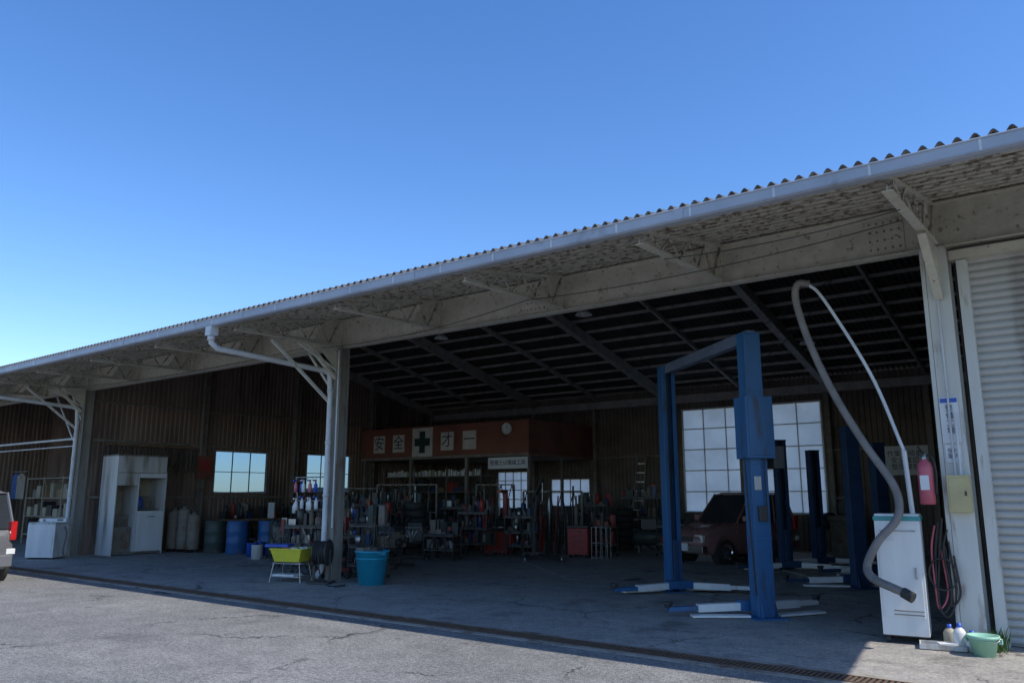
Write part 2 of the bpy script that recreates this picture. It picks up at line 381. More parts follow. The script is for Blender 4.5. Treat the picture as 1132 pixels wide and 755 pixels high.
for z in (1.55,3.12,4.2):
    for a,c in ((10.5,13.7),(13.9,17.2),(17.4,20.7),(20.9,24.0)): b.bb(XL+.035,XL+.09,a,c,z-.03,z+.03,'dsteel')
z=2.9
b.bb(-14.9,-11.7,YB-.09,YB-.04,z-.03,z+.03,'dsteel'); b.bb(-7.0,XR,YB-.09,YB-.04,z-.03,z+.03,'dsteel')
b.make('wall_girts',parent=bld)
def window(name,axis,const,u0,u1,z0,z1,nu,nz,glass,fm='alu',t=.035,mt=.022,hz=None):
    b=B()
    def bx(a,c,e,g,th,m):
        if axis=='Y': b.bb(const-th,const+th,a,c,e,g,m)
        else: b.bb(a,c,const-th,const+th,e,g,m)
    bx(u0,u0+t,z0,z1,.04,fm);bx(u1-t,u1,z0,z1,.04,fm);bx(u0+t,u1-t,z0,z0+t,.04,fm);bx(u0+t,u1-t,z1-t,z1,.04,fm)
    for i in range(1,nu): u=u0+(u1-u0)*i/nu; bx(u-mt/2,u+mt/2,z0+t,z1-t,.018,fm)
    for j in range(1,nz): z=z0+(z1-z0)*j/nz; bx(u0+t,u1-t,z-mt/2,z+mt/2,.014,fm)
    if axis=='Y': b.add([(const,u0+t,z0+t),(const,u1-t,z0+t),(const,u1-t,z1-t),(const,u0+t,z1-t)],[(0,1,2,3)],glass)
    else: b.add([(u0+t,const,z0+t),(u1-t,const,z0+t),(u1-t,const,z1-t),(u0+t,const,z1-t)],[(0,1,2,3)],glass)
    b.make(name,parent=bld)
window('side_window_a','Y',XL-.03,14.33,16.3,1.67,3.0,3,2,GL)
window('side_window_b','Y',XL-.03,17.9,19.9,1.7,3.03,3,2,GL)
window('rear_window_a','X',YB+.03,-19.4,-17.9,1.1,2.5,4,4,FG,'dsteel')
window('rear_window_b','X',YB+.03,-16.9,-15.2,1.2,2.2,4,2,FG,'dsteel')
window('rear_glazing','X',YB+.03,-11.6,-7.07,1.05,4.4,6,5,FG,'alu',.05,.028)
b=B()
b.bb(XR+.19,XR+.30,YC-.03,YC+.14,.012,4.30,'white'); b.bb(XEND-.25,XEND-.14,YC-.03,YC+.14,.012,4.3,'white')
b.bb(XR+.125,XEND-.14,YC-.06,YC+.12,4.31,4.42,'cream')
vs=[];x0,x1=XR+.30,XEND-.25; z=.02; P=.088
while z<4.30:
    for t,o in ((0,.004),(.06,.022),(.14,.022),(.2,.004),(.4,-.012),(.7,-.014),(.92,-.004)):
        vs+=[(x0,YC+.07+o,z+t*P),(x1,YC+.07+o,z+t*P)]
    z+=P
b.add(vs,[(2*i,2*i+1,2*i+3,2*i+2) for i in range(len(vs)//2-1)],'shutter')
vs=[]
z=4.425
while z<4.47:
    for t,o in ((0,0),(.1,.02),(.5,-.01),(.9,.02)): vs+=[(XR+.13,YC+.10+o,z+t*.07),(XEND-.14,YC+.10+o,z+t*.07)]
    z+=.07
b.add(vs,[(2*i,2*i+1,2*i+3,2*i+2) for i in range(len(vs)//2-1)],'shutter')
b.make('roller_shutter',parent=bld)
b=B()
for X,xo in ((XM,-.28),(XL,-.25)):
    gx=X+xo
    b.box((gx,7.59,4.42),(.17,.15,.16),'pvc')
    P=[(gx,7.59,4.38),(gx,7.6,4.22),(gx,7.72,4.13),(gx+.05,8.2,4.10),(X-.07,9.9,3.99),(X-.05,10.03,3.95),(X-.05,10.06,3.8),(X-.05,10.08,3.5),(X-.05,10.08,.35),(X-.05,10.03,.2),(X-.05,9.93,.12)]
    b.tube(P,.052,'pvc',12)
    for z in (3.6,2.6,1.6,.6): b.lathe([(.055,-.03),(.062,-.03),(.062,.03),(.055,.03)],(X-.05,10.08,z),'pvc',12)
    b.lathe([(.05,-.05),(.065,-.05),(.065,.05),(.05,.05)],(gx,7.59,4.3),'pvc',12)
    b.beam((X-.1,8.7,4.43),(X-.1,YC-.14,3.35),.05,.05,'white')
    b.beam((X-1.0,YC-.02,ZB),(X-.13,YC-.02,3.55),.05,.05,'white')
    b.beam((X+.03,9.2,4.43),(X+.03,YC-.14,4.0),.04,.04,'white')
b.tube([(XM+.12,10.12,4.4),(XM+.12,10.12,1.0)],.016,'pvc',8); b.tube([(XM+.16,10.14,ZB),(XM+.16,10.14,2.2)],.012,'dsteel',8)
b.make('downpipes',parent=bld)
b=B()
def sag(a,c,s,n=10):
    a=Vector(a);c=Vector(c); return [a.lerp(c,i/n)-Vector((0,0,s*4*(i/n)*(1-i/n))) for i in range(n+1)]
for a,c,s_ in [((XR-.1,9.0,4.5),(XR-2*S,9.3,4.47),.10),((XR-2*S,9.3,4.47),(XR-4*S,9.8,4.42),.12),((XR,8.4,4.42),(XR-S,8.5,4.42),.06),((XM,9.5,4.4),(XL,9.2,4.42),.15),
   ((-4.07,10.6,3.8),(-3.0,12.8,5.3),.1),((-4.3,10.7,3.3),(-3.2,12.5,5.1),.3)]:
    b.tube(sag(a,c,s_),.006,'black',5)
b.tube([(XR-.02,10.14,4.4),(XR-.02,10.14,1.5)],.012,'pvc',8)
b.make('electric_cables',parent=bld)
for i,(x,y) in enumerate([(-9.6,15.2),(-6.2,20.5),(-14.8,16.0)]):
    b=B(); z=zr(y)-.65
    b.tube([(0,0,.5),(0,0,.1)],.008,'black',6); b.lathe([(.03,.14),(.05,.1),(.16,.02),(.2,-.03),(.19,-.03),(.04,.05)],(0,0,0),'whitec',20); b.lathe([(.05,.03),(.06,-.02),(.03,-.06),(0,-.07)],(0,0,0),'lamp',14)
    b.make('ceiling_lamp'+('.%03d'%i if i else ''),(x,y,z))
# ------------------------------------------------------------------ office / loft with safety board
off=empty('office_loft')
b=B(); x0,x1,y0=-22.7,-14.95,20.3
b.bb(x0,x1,y0,y0+.05,2.9,3.98,'orange'); b.bb(x1-.05,x1,y0+.05,YB-.2,2.9,3.98,'orange')
b.bb(x0,x1-.05,y0+.05,YB-.2,2.84,2.9,'wood'); b.bb(x0,x1-.05,y0+.05,YB-.2,3.9,3.94,'wood')
b.bb(x0,x1+.02,y0-.02,y0-.001,2.84,2.93,'dsteel')
for x in (x0+.1,-20.2,-17.6,x1-.06): b.bb(x-.05,x+.05,y0+.05,y0+.15,.012,2.84,'dsteel')
b.bb(x1-.08,x1-.03,22.2,22.3,.012,2.84,'dsteel')
for z in (.5,1.1,1.7,2.25):
    b.bb(-22.5,-17.7,21.3,21.9,z,z+.03,'dsteel')
for x in (-22.5,-20.9,-19.3,-17.7): b.bb(x-.02,x+.02,21.25,21.29,.012,2.6,'dsteel')
b.make('loft_structure',parent=off)
b=B()
for i in range(46):
    x=-22.3+i*.1+random.uniform(-.02,.02); h=random.uniform(.12,.24)
    b.box((x,21.35,2.28+h/2),(.07,.07,h),random.choice(['paper','paper','beige','whitec','paper']))
cols=['blackp','beige','dsteel','red','blued','dbeige','wood','drumg','blackp','card','card','black','black']
for z in (.53,1.13,1.73):
    x=-22.4
    while x<-17.8:
        w=random.uniform(.12,.45);h=random.uniform(.12,.45); b.box((x+w/2,21.6,z+h/2),(w*.9,random.uniform(.2,.5),h),random.choice(cols)); x+=w
b.make('shelf_goods',parent=off)
sg=empty('safety_sign')
b=B()
bx=lambda x,w,h,z=3.42: b.box((x,y0-.012,z),(w,.02,h),'board')
for x in (-21.75,-20.75,-18.4,-17.4): bx(x,.58,.62)
bx(-19.57,.98,1.0,3.43)
b.box((-19.57,y0-.026,3.43),(.27,.008,.76),'greenx'); b.box((-19.82,y0-.026,3.43),(.23,.008,.27),'greenx'); b.box((-19.32,y0-.026,3.43),(.23,.008,.27),'greenx')
b.make('sign_panels',parent=sg)
for ch,x in zip('安全才一',(-21.75,-20.75,-18.4,-17.4)): text('character',ch,(x,y0-.026,3.42),.52,'ink',parent=sg,ext=.003)
b=B(); T=Matrix.Rotation(R(90),3,'X')
b.lathe([(0,.0),(.17,.0),(.17,.03),(.19,.03),(.19,-.01)],(0,0,0),'paper',28,T); b.box((0,-.03,.05),(.012,.006,.1),'ink'); b.box((.04,-.03,0),(.09,.006,.012),'ink')
b.make('wall_clock',(-15.8,y0-.03,3.72))
nb=empty('office_name_sign'); b=B(); b.box((-15.75,y0-.05,2.62),(1.6,.03,.36),'paper'); b.box((-16.4,y0-.03,2.82),(.02,.02,.1),'dsteel'); b.make('board',parent=nb)
text('lettering','整備士は機械工具',(-15.75,y0-.068,2.62),.18,'ink',parent=nb)
# ------------------------------------------------------------------ car lifts
def car_lift(name,p1,p2,H,bar,mt,box=False,hw=.12):
    p1=Vector((*p1,0));p2=Vector((*p2,0)); mid=(p1+p2)/2; d=p2-p1; L=d.length; ang=math.atan2(d.y,d.x)
    par=empty(name,(mid.x,mid.y,.012),ang); b=B()
    for s_ in (-1,1):
        x=s_*L/2; i=-s_
        b.bb(*sorted((x-i*.12,x-i*.11)),-hw,hw,.02,H,mt)
        for ys in (-1,1):
            b.bb(*sorted((x-i*.11,x+i*.10)),*sorted((ys*hw,ys*(hw-.01))),.02,H,mt)
            b.bb(*sorted((x+i*.10,x+i*.11)),*sorted((ys*hw,ys*(hw-.07))),.02,H,mt)
        b.bb(x-.25,x+.25,-.24,.24,0,.02,mt)
        for ys in (-1,1): b.add([(x-i*.125,ys*.10,.02),(x-i*.23,ys*.10,.02),(x-i*.125,ys*.10,.3)],[(0,1,2)],mt)
        b.bb(*sorted((x-i*.05,x+i*.17)),-.045,.045,.10,.85,'blued')
        b.tube([(x+i*.02,.0,.85),(x+i*.02,.0,H-.1)],.02,'blackp',6)
        b.bb(x-.125,x+.125,-hw-.005,hw+.005,H,H+.03,mt)
        for z in (1.0,2.0,3.0):
            if z<H: b.bb(*sorted((x-i*.128,x-i*.121)),-hw,hw,z,z+.05,mt)
        b.bb(*sorted((x+i*.16,x+i*.34)),-.22,.22,.07,.2,mt)
        for ys in (-1,1):
            q0=(x+i*.26,ys*.18,.12); q1=(x+i*(.34 if ys>0 else .5),ys*.78,.10); q2=(x+i*(.38 if ys>0 else .66),ys*1.18,.09)
            b.beam(q0,q1,.13,.10,'whitec'); b.beam(q1,q2,.09,.06,'whitec' if ys<0 else mt)
            b.lathe([(0,.08),(.06,.08),(.07,.06),(.05,.03),(.05,0),(0,0)],(q2[0],q2[1],q2[2]+.02),'blackp',16)
            b.beam((x,ys*.2,.03),(x+i*.15,ys*.95,.03),.16,.03,'whitec')
    if bar: b.bb(-L/2-.10,L/2+.10,-.065,.065,H-.10,H+.06,'blueg')
    else: b.bb(-L/2+.26,L/2-.26,-.2,.2,0,.03,'dsteel')
    if box:
        x=-L/2; b.box((x-.04,.0,2.5),(.34,.40,.84),mt); b.box((x-.215,0,2.5),(.012,.34,.76),mt); b.box((x-.04,-.29,2.1),(.2,.16,.3),'blackp')
        b.tube([(x-.1,.2,2.1),(x-.16,.22,1.6),(x-.15,.16,.3)],.012,'black',6)
        b.tube([(x-.165,-.05,2.1),(x-.165,-.05,1.4)],.01,'black',6)
        b.box((x-.15,0,1.35),(.06,.12,.2),'blackp'); b.box((x-.130,.04,1.75),(.012,.10,.18),'board')
    b.make('frame',parent=par,bevel=.006)
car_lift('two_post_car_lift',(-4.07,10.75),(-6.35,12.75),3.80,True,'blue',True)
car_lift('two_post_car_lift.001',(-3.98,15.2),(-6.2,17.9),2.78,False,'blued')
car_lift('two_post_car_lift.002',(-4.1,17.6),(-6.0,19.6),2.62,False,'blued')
# ------------------------------------------------------------------ cars
def car(name,loc,rz,L,W,H,paint,old=False):
    """front = +X local"""
    par=empty(name,loc,rz); b=B()
    hl=L/2; zb=.22; belt=H*.58
    st=[(-hl,.80,zb+.2,belt-.12),(-hl+.06,.92,zb+.03,belt-.03),(-hl+.5,1,zb,belt),(0,1,zb,belt),(hl-1.05,1,zb,belt-.02),(hl-.5,.97,zb,belt-.12),(hl-.12,.9,zb+.02,belt-.2),(hl,.78,zb+.12,belt-.32)]
    vs=[];w=W/2
    for x,f,z0,z1 in st:
        m_=(z0+z1)/2
        for yy,zz in ((-.86,z0),(-.98,z0+.12),(-1,m_),(-.96,z1-.06),(-.86,z1),(.86,z1),(.96,z1-.06),(1,m_),(.98,z0+.12),(.86,z0)):
            vs.append((x,yy*w*f,zz))
    n=10; fs=[(i*n+j,(i+1)*n+j,(i+1)*n+(j+1)%n,i*n+(j+1)%n) for i in range(len(st)-1) for j in range(n)]
    fs+=[tuple(range(n)),tuple((len(st)-1)*n+j for j in range(n))[::-1]]
    b.add(vs,fs,paint,True)
    xr0,xr1,xt0,xt1=-hl+.10,hl-1.15,-hl+.32,hl-1.72
    wb=w*.90; wt=w*.78; zt_=H-.05
    g=[(xr0,-wb,belt-.01),(xr1,-wb,belt-.01),(xr1,wb,belt-.01),(xr0,wb,belt-.01),(xt0,-wt,zt_),(xt1,-wt,zt_),(xt1,wt,zt_),(xt0,wt,zt_)]
    b.add(g,[(0,1,5,4),(1,2,6,5),(2,3,7,6),(3,0,4,7)],'carglass')
    r=[(xt0-.04,-wt-.02,zt_-.01),(xt1+.04,-wt-.02,zt_-.01),(xt1+.04,wt+.02,zt_-.01),(xt0-.04,wt+.02,zt_-.01),(xt0+.12,-wt+.12,H),(xt1-.12,-wt+.12,H),(xt1-.12,wt-.12,H),(xt0+.12,wt-.12,H)]
    b.add(r,[(0,1,5,4),(1,2,6,5),(2,3,7,6),(3,0,4,7),(4,5,6,7)],paint)
    for s_ in (-1,1):
        for t in (0,.36,.68,1):
            xb=xr0+(xr1-xr0)*t; xt=xt0+(xt1-xt0)*t
            b.beam((xb,s_*(wb+.006),belt-.02),(xt,s_*(wt+.008),zt_),.03,.07 if t not in(.36,) else .05,paint)
        b.box((xr1-.15,s_*(w+.08),belt+.08),(.10,.16,.12),paint)
        for x in (xr0+.6,xr0+(xr1-xr0)*.66): b.box((x,s_*w*1.0,belt-.15),(.14,.02,.03),'chrome')
        for x in (xr0+(xr1-xr0)*.36,xr0+(xr1-xr0)*.72,hl-1.1): b.box((x,s_*w*.996,(belt+zb)/2),(.012,.012,belt-zb-.25),'blackp')
        for x in (-hl+.62,hl-.68):
            T=Matrix.Rotation(R(90)*s_*-1,3,'X'); rr=.29
            b.lathe([(rr+.05,.10),(rr+.05,-.1)],(x,s_*(w-.10),rr+.01),'black',24,T)
            b.lathe([(rr*.62,.035),(rr*.68,.03),(rr*.95,.03),(rr,0),(rr,-.16),(0,-.16)],(x,s_*(w-.03),rr+.01),'black',28,T)
            b.lathe([(0,.03),(.06,.035),(.09,.01),(rr*.58,.0),(rr*.64,.035)],(x,s_*(w-.03),rr+.01),'chrome',20,T)
        b.box((hl-.07,s_*w*.66,belt-.36),(.12,.26,.16),'lamp')
        b.box((-hl+.06,s_*w*.88,belt-.04),(.14,.10,.34),'tail'); b.box((-hl+.05,s_*w*.86,belt-.42),(.12,.15,.10),'lamp')
    b.box((hl-.03,0,belt-.38),(.10,W*.42,.12),'blackp'); b.box((hl-.02,0,.36),(.14,W*.9,.16),'chrome' if old else paint)
    b.box((-hl+.0,0,.40),(.14,W*.88,.2),paint); b.box((-hl-.02,0,belt-.3),(.05,.34,.17),'paper'); b.box((hl+.055,0,.40),(.02,.34,.17),'paper')
    b.make('body',parent=par,bevel=.012)
car('small_van',(-8.0,19.35,.012),R(250),3.3,1.42,1.66,'vanp',old=True)
car('parked_car',(-18.95,5.75,0),R(180),4.1,1.68,1.70,'silver')
# ------------------------------------------------------------------ right hand column group
b=B()
b.box((0,0,.70),(.46,.46,1.22),'whitec'); b.box((0,0,1.335),(.48,.48,.05),'teal'); b.box((0,0,1.372),(.45,.45,.025),'whitec')
b.box((0,-.233,.78),(.41,.008,1.0),'whitec'); b.box((0,-.242,1.2),(.36,.012,.012),'metal'); b.box((-.10,-.242,1.12),(.12,.01,.06),'paper'); b.box((.15,-.245,.75),(.02,.02,.12),'metal'); b.box((.05,-.240,.35),(.3,.006,.012),'dsteel'); b.box((.05,-.240,.31),(.3,.006,.012),'dsteel')
for x in (-.18,.18):
    for y in (-.16,.16):
        b.lathe([(0,-.02),(.045,-.02),(.045,.02),(0,.02)],(x,y,.045),'black',14,Matrix.Rotation(R(90),3,'Y'))
b.box((0,0,.085),(.44,.42,.02),'blackp')
b.make('gas_recovery_cabinet',(-2.17,10.05,.012),R(8),bevel=.012)
par=empty('exhaust_extraction_hose')
b=B()
b.tube(smooth_path([(-2.02,9.95,2.1),(-2.3,9.95,3.0),(-2.75,9.93,3.95),(-2.92,9.92,4.18),(-3.02,9.91,4.22)],10),.020,'pvc',10)
b.tube([(-2.02,9.95,2.1),(-2.0,10.0,1.4)],.028,'pvc',10)
b.make('boom_pipe',parent=par)
b=B()
P=smooth_path([(-2.92,9.92,4.2),(-3.05,9.9,4.22),(-3.1,9.9,4.1),(-3.07,9.9,3.85),(-2.95,9.9,3.4),(-2.72,9.88,2.8),(-2.42,9.86,2.2),(-2.15,9.82,1.75),(-2.08,9.76,1.5),(-2.12,9.7,1.32),(-2.3,9.62,1.1),(-2.42,9.58,.85),(-2.36,9.5,.72),(-2.15,9.42,.64),(-2.04,9.4,.60)],40)
Q=[P[0]]
for i in range(1,len(P)):
    if (P[i]-Q[-1]).length>.011: Q.append(P[i])
b.tube(Q,[.048 if i%2 else .040 for i in range(len(Q))],'hose',14)
b.tube([Q[-1],Q[-1]+Vector((.10,-.03,-.05))],.056,'black',14)
b.make('flexible_hose',parent=par)
b=B()
b.lathe([(0,0),(.07,0),(.082,.02),(.082,.40),(.07,.46),(.03,.50),(.025,.53),(0,.53)],(0,0,0),'redf',24)
b.lathe([(.03,.50),(.032,.56),(0,.57)],(0,0,0),'metal',12); b.beam((0,0,.57),(-.03,-.10,.64),.025,.015,'blackp'); b.beam((0,0,.55),(-.02,-.10,.56),.025,.012,'blackp')
b.tube(smooth_path([(.02,0,.55),(.09,-.03,.52),(.115,-.02,.35),(.10,-.02,.12)],6),.012,'black',8)
b.box((0,-.08,.24),(.09,.012,.16),'paper'); b.box((0,.09,.25),(.05,.03,.4),'metal')
b.make('fire_extinguisher',(-1.84,10.05,1.5))
def notice(name,loc,w,h,lines,size,hd=None,rz=0):
    p=empty(name,loc,rz); b=B(); b.box((0,0,0),(w,.006,h),'paper')
    if hd: b.box((0,-.005,h/2-.04),(w*.9,.004,.05),hd)
    b.make('sheet',parent=p); text('lettering',lines,(0,-.005,0),size,'ink',parent=p,ext=.0005)
notice('column_notice',(XR-.02,YC-.14,2.44),.19,.52,'整\n備\n工\n場',.085,'bluep')
notice('column_notice.001',(XR-.02,YC-.14,2.06),.16,.2,'受付\n案内',.06)
notice('wall_notice',(-4.9,YB-.12,2.55),1.2,.8,'作業手順書\n安全確認\n整理整頓',.18)
b=B(); b.box((0,0,0),(.22,.14,.40),'beigey'); b.box((0,-.073,.0),(.18,.008,.34),'beigey'); b.box((.07,-.082,.0),(.02,.012,.05),'blackp'); b.tube([(.03,0,.2),(.03,.02,.9)],.014,'pvc',8)
b.make('switch_box',(XR+.01,YC-.21,1.62),bevel=.006)
b=B()
for i,(m_,x) in enumerate((('black',-.02),('black',-.06),('redf',-.10),('black',.02))):
    b.tube(smooth_path([(x,0,1.35-.04*i),(x-.05,-.02,1.0),(x-.10+.03*i,-.04,.45+.05*i),(x-.02,-.03,.30+.04*i),(x+.07,0,.55),(x+.04,.01,1.1-.05*i)],8),.011,m_,8)
for t in range(3): b.tube([(.14*math.cos(a*2*math.pi/16)-.05,-.04-.012*t,.75+.17*math.sin(a*2*math.pi/16)) for a in range(17)],.01,'black',6)
b.make('air_hose',(XR-.18,YC-.18,0))
def jug(name,loc,m_,h=.26):
    b=B(); b.lathe([(0,0),(.06,0),(.065,.02),(.065,h*.65),(.045,h*.8),(.02,h*.88),(.02,h),(0,h)],(0,0,0),m_,16); b.lathe([(.024,h-.03),(.024,h+.01),(0,h+.01)],(0,0,0),'bluep',12); b.make(name,loc)
jug('plastic_bottle',(-1.62,9.82,.012),'whitec'); jug('plastic_bottle.001',(-1.50,9.78,.012),'whitec',.2); jug('plastic_bottle.002',(-1.74,9.98,.012),'beige',.22)
def bucket(name,loc,r0,r1,h,m_,handle=True,fill=None):
    b=B(); b.lathe([(0,.0),(r0,.0),(r1,h-.03),(r1+.015,h-.03),(r1+.018,h),(r1,h),(r0-.01,.02),(0,.02)],(0,0,0),m_,32)
    b.lathe([(r0+(r1-r0)*.75+.003,h*.75),(r0+(r1-r0)*.75+.010,h*.76),(r0+(r1-r0)*.8+.006,h*.79)],(0,0,0),m_,32)
    if handle:
        b.tube([((r1+.02)*math.cos(a),-.02*math.sin(a)-(r1*.55)*math.sin(a),h-.02-.06*math.sin(a)) for a in [math.pi*i/14 for i in range(15)]],.006,'metal',6)
        for s_ in (-1,1): b.box((s_*(r1+.02),0,h-.05),(.03,.06,.05),m_)
    if fill:
        for i in range(8): b.box((random.uniform(-.6,.6)*r1,random.uniform(-.6,.6)*r1,h+random.uniform(-.06,.03)),(.12,.1,.1),random.choice(fill),random.uniform(0,3))
    b.make(name,loc)
bucket('green_bucket',(-1.38,9.62,.012),.10,.135,.20,'green'); bucket('plastic_tub',(-11.2,10.35,.012),.23,.30,.60,'cyan',True,['dsteel','paper','blackp'])
b=B()
b.box((0,0,.012),(.42,.24,.012),'dsteel',.2)
for dx,dy,w_,d_ in ((0,.12,.44,.012),(0,-.12,.44,.012),(.21,0,.012,.24),(-.21,0,.012,.24)):
    q=Matrix.Rotation(.2,3,'Z')@Vector((dx,dy,.035)); b.box(q,(w_,d_,.05),'dirtyw',.2)
b.box((.05,-.02,.055),(.18,.1,.03),'paper',.5); b.make('oil_pan',(-1.78,9.76,.012))
b=B(); gm=mat('leaf',(.07,.14,.03),(.04,.09,.02),.7)
for i in range(60):
    a=random.uniform(0,6.28);r=random.uniform(0,.10);h=random.uniform(.08,.28);x,y=r*math.cos(a),r*math.sin(a);dx,dy=random.uniform(-.08,.08),random.uniform(-.08,.08)
    b.add([(x,y,0),(x+.008,y+.004,0),(x+dx*.5+.012,y+dy*.5,h*.7),(x+dx,y+dy,h),(x+dx*.5,y+dy*.5,h*.7)],[(0,1,2,3,4)],gm)
b.make('weed_plant',(-1.30,9.92,.012))
# ------------------------------------------------------------------ middle column clutter
b=B()
b.tube([(-.75,0,1.95),(.1,0,1.95)],.012,'metal',8); b.tube([(-.75,0,1.95),(-.75,.1,1.2)],.01,'metal',8); b.tube([(-.7,0,1.5),(.1,0,1.5)],.012,'metal',8)
for i in range(11):
    x=-.72+i*.07+random.uniform(-.01,.01); z=1.66 if i%2 else 1.3+random.uniform(-.05,.05); m_=['whitec','pinkp','whitec','bluep','paper','whitec'][i%6]
    b.lathe([(0,0),(.035,0),(.037,.14),(.015,.18),(.015,.21),(0,.21)],(x,-.04-.03*(i%3),z),m_,12); b.box((x,-.07-.03*(i%3),z+.225),(.02,.08,.03),['red','bluep','whitec'][i%3]); b.tube([(x,-.04,z+.23),(x,0,z+.3)],.004,'metal',5)
b.make('spray_bottle_rail',(XM-.25,10.1,0))
b=B()
for x in (-.3,.3):
    for y in (-.18,.18): b.tube([(x*1.1,y*1.1,0),(x*.9,y*.9,.36)],.012,'metal',8)
for z in (.1,.34):
    b.tube([(-.3,-.18,z),(.3,-.18,z),(.3,.18,z),(-.3,.18,z),(-.3,-.18,z)],.01,'metal',6)
b.add([(-.26,-.17,.37),(.26,-.17,.37),(.26,.17,.37),(-.26,.17,.37),(-.33,-.23,.60),(.33,-.23,.60),(.33,.23,.60),(-.33,.23,.60)],[(0,1,2,3),(0,1,5,4),(1,2,6,5),(2,3,7,6),(3,0,4,7)],'yellow')
b.tube([(-.335,-.235,.6),(.335,-.235,.6),(.335,.235,.6),(-.335,.235,.6),(-.335,-.235,.6)],.014,'yellow',8)
for i in range(7): b.box((random.uniform(-.22,.22),random.uniform(-.12,.12),.58),(.1,.08,.1),random.choice(['paper','whitec','pinkp']),random.uniform(0,3))
b.box((-.1,0,.12),(.5,.3,.04),'whitec'); b.box((-.25,-.05,.66),(.45,.3,.05),'bluep',.2)
b.make('basket_stand',(-12.75,9.75,.012),R(20))
def tire(b,c,r=.31,w=.2,T=None):
    b.lathe([(r*.58,-w/2),(r*.9,-w/2),(r*.98,-w/2+.03),(r,-w/4),(r,w/4),(r*.98,w/2-.03),(r*.9,w/2),(r*.58,w/2),(r*.58,-w/2)],c,'black',28,T)
b=B(); T=Matrix.Rotation(R(90),3,'Y')
for x in (-.12,.12): b.lathe([(.03,-.01),(.24,-.01),(.24,.01),(.03,.01)],(x,0,.55),'blackp',24,T)
for i in range(6): b.lathe([(.19,-.018),(.21,0),(.19,.018)],(-.1+.04*i,0,.55),'black',24,T)
b.beam((-.15,0,0),(-.15,0,.6),.04,.03,'blackp'); b.beam((.15,0,0),(.15,0,.6),.04,.03,'blackp'); b.box((0,0,.02),(.4,.4,.03),'blackp')
b.tube(smooth_path([(0,-.2,.5),(.1,-.35,.2),(.3,-.5,.02),(.6,-.4,.02),(.5,-.7,.02)],8),.012,'black',6)
b.make('hose_reel',(-12.05,9.9,.012),R(30))
b=B()
b.box((0,0,.14),(.62,.26,.08),'red'); b.beam((-.2,0,.18),(.22,0,.34),.08,.05,'red'); b.lathe([(0,0),(.06,0),(.06,.03),(0,.03)],(.24,0,.36),'blackp',14); b.tube([(-.28,0,.2),(-.62,0,.95)],.016,'metal',8)
for x in (-.25,.25):
    for y in (-.15,.15): b.lathe([(0,-.02),(.06,-.02),(.06,.02),(0,.02)],(x,y,.06),'blackp',14,Matrix.Rotation(R(90),3,'X'))
b.make('floor_jack',(-12.75,10.75,.012),R(60))
def junk_cart(name,loc,rz,cols,w=.8,d=.5,lv=(.3,.75),top=.35,seed=1):
    random.seed(seed); b=B()
    for x in (-w/2,w/2):
        for y in (-d/2,d/2): b.tube([(x,y,.08),(x,y,lv[-1]+.1)],.014,'blackp',6); b.lathe([(0,-.015),(.04,-.015),(.04,.015),(0,.015)],(x,y,.045),'black',12,Matrix.Rotation(R(90),3,'X'))
    for z in lv:
        b.box((0,0,z),(w,d,.02),'dsteel'); b.box((0,-d/2,z+.03),(w,.01,.05),'blackp')
        for row in (-.12,.12):
            x=-w/2+.05
            while x<w/2-.1:
                a=random.uniform(.05,.18);h=random.uniform(.06,top); t=random.random()
                if t<.4: b.lathe([(0,0),(a*.45,0),(a*.45,h*.8),(a*.2,h),(0,h)],(x+a/2,row+random.uniform(-.04,.04),z+.01),random.choice(cols),12)
                else: b.box((x+a/2,row+random.uniform(-.04,.04),z+.01+h/2),(a*.9,random.uniform(.08,.18),h),random.choice(cols),random.uniform(-.3,.3))
                x+=a
    for q in range(3):
        u=random.uniform(-w/2,w/2)
        b.tube(smooth_path([(u,-d/2,lv[-1]),(u-.1,-d/2-.1,.3),(u+.15,-d/2-.15,.05),(u+.3,-d/2-.05,.3),(u+.2,-d/2,lv[-1]+.05)],6),.011,'black',6)
    b.make(name,loc,rz)
CC=['blackp','dsteel','red','bluep','dbeige','beige','metal','blackp','drumg','black','blackp','blackp','black','dsteel','paper']
DK=['blackp','black','dsteel','blackp','drumg','blued','dbeige','metal','red']
T_=[(-12.7,11.4,.3,CC,.8,(.3,.75)),(-13.6,11.9,-.2,CC,1.0,(.3,.75)),(-11.3,18.7,.1,['red','orange','blackp'],.55,(.3,.75)),(-16.9,14.2,.5,CC,1.1,(.3,.8,1.2)),(-18.2,15.2,.9,CC,1.3,(.3,.85)),
 (-14.3,17.0,.2,DK,.9,(.3,.7,1.1)),(-9.9,20.0,.1,DK,.8,(.3,.75)),(-15.6,13.3,.4,DK,1.0,(.3,.8)),(-12.3,19.9,.1,DK,1.0,(.3,.8,1.3)),(-14.6,12.6,.6,CC,.9,(.25,.6,.95)),
 (-18.9,16.3,.9,DK,1.2,(.3,.8,1.2)),(-20.2,17.8,1.0,DK,1.3,(.3,.8,1.3)),(-16.0,18.2,.2,DK,1.0,(.3,.8,1.2)),(-13.2,17.6,.2,DK,.8,(.25,.6,1.0)),(-17.9,17.9,.3,DK,1.1,(.3,.8,1.4)),(-11.9,21.9,.1,DK,1.2,(.3,.9,1.5)),(-13.9,15.2,.3,DK,.8,(.25,.6)),
 (-13.4,10.6,.5,DK,.8,(.25,.6,.95)),(-12.0,11.0,.2,DK,.6,(.25,.6,1.0)),(-15.0,11.6,.7,DK,.9,(.25,.7)),(-17.2,15.9,.6,DK,1.1,(.3,.8,1.3)),(-15.9,14.8,.3,DK,.9,(.25,.7,1.1))]
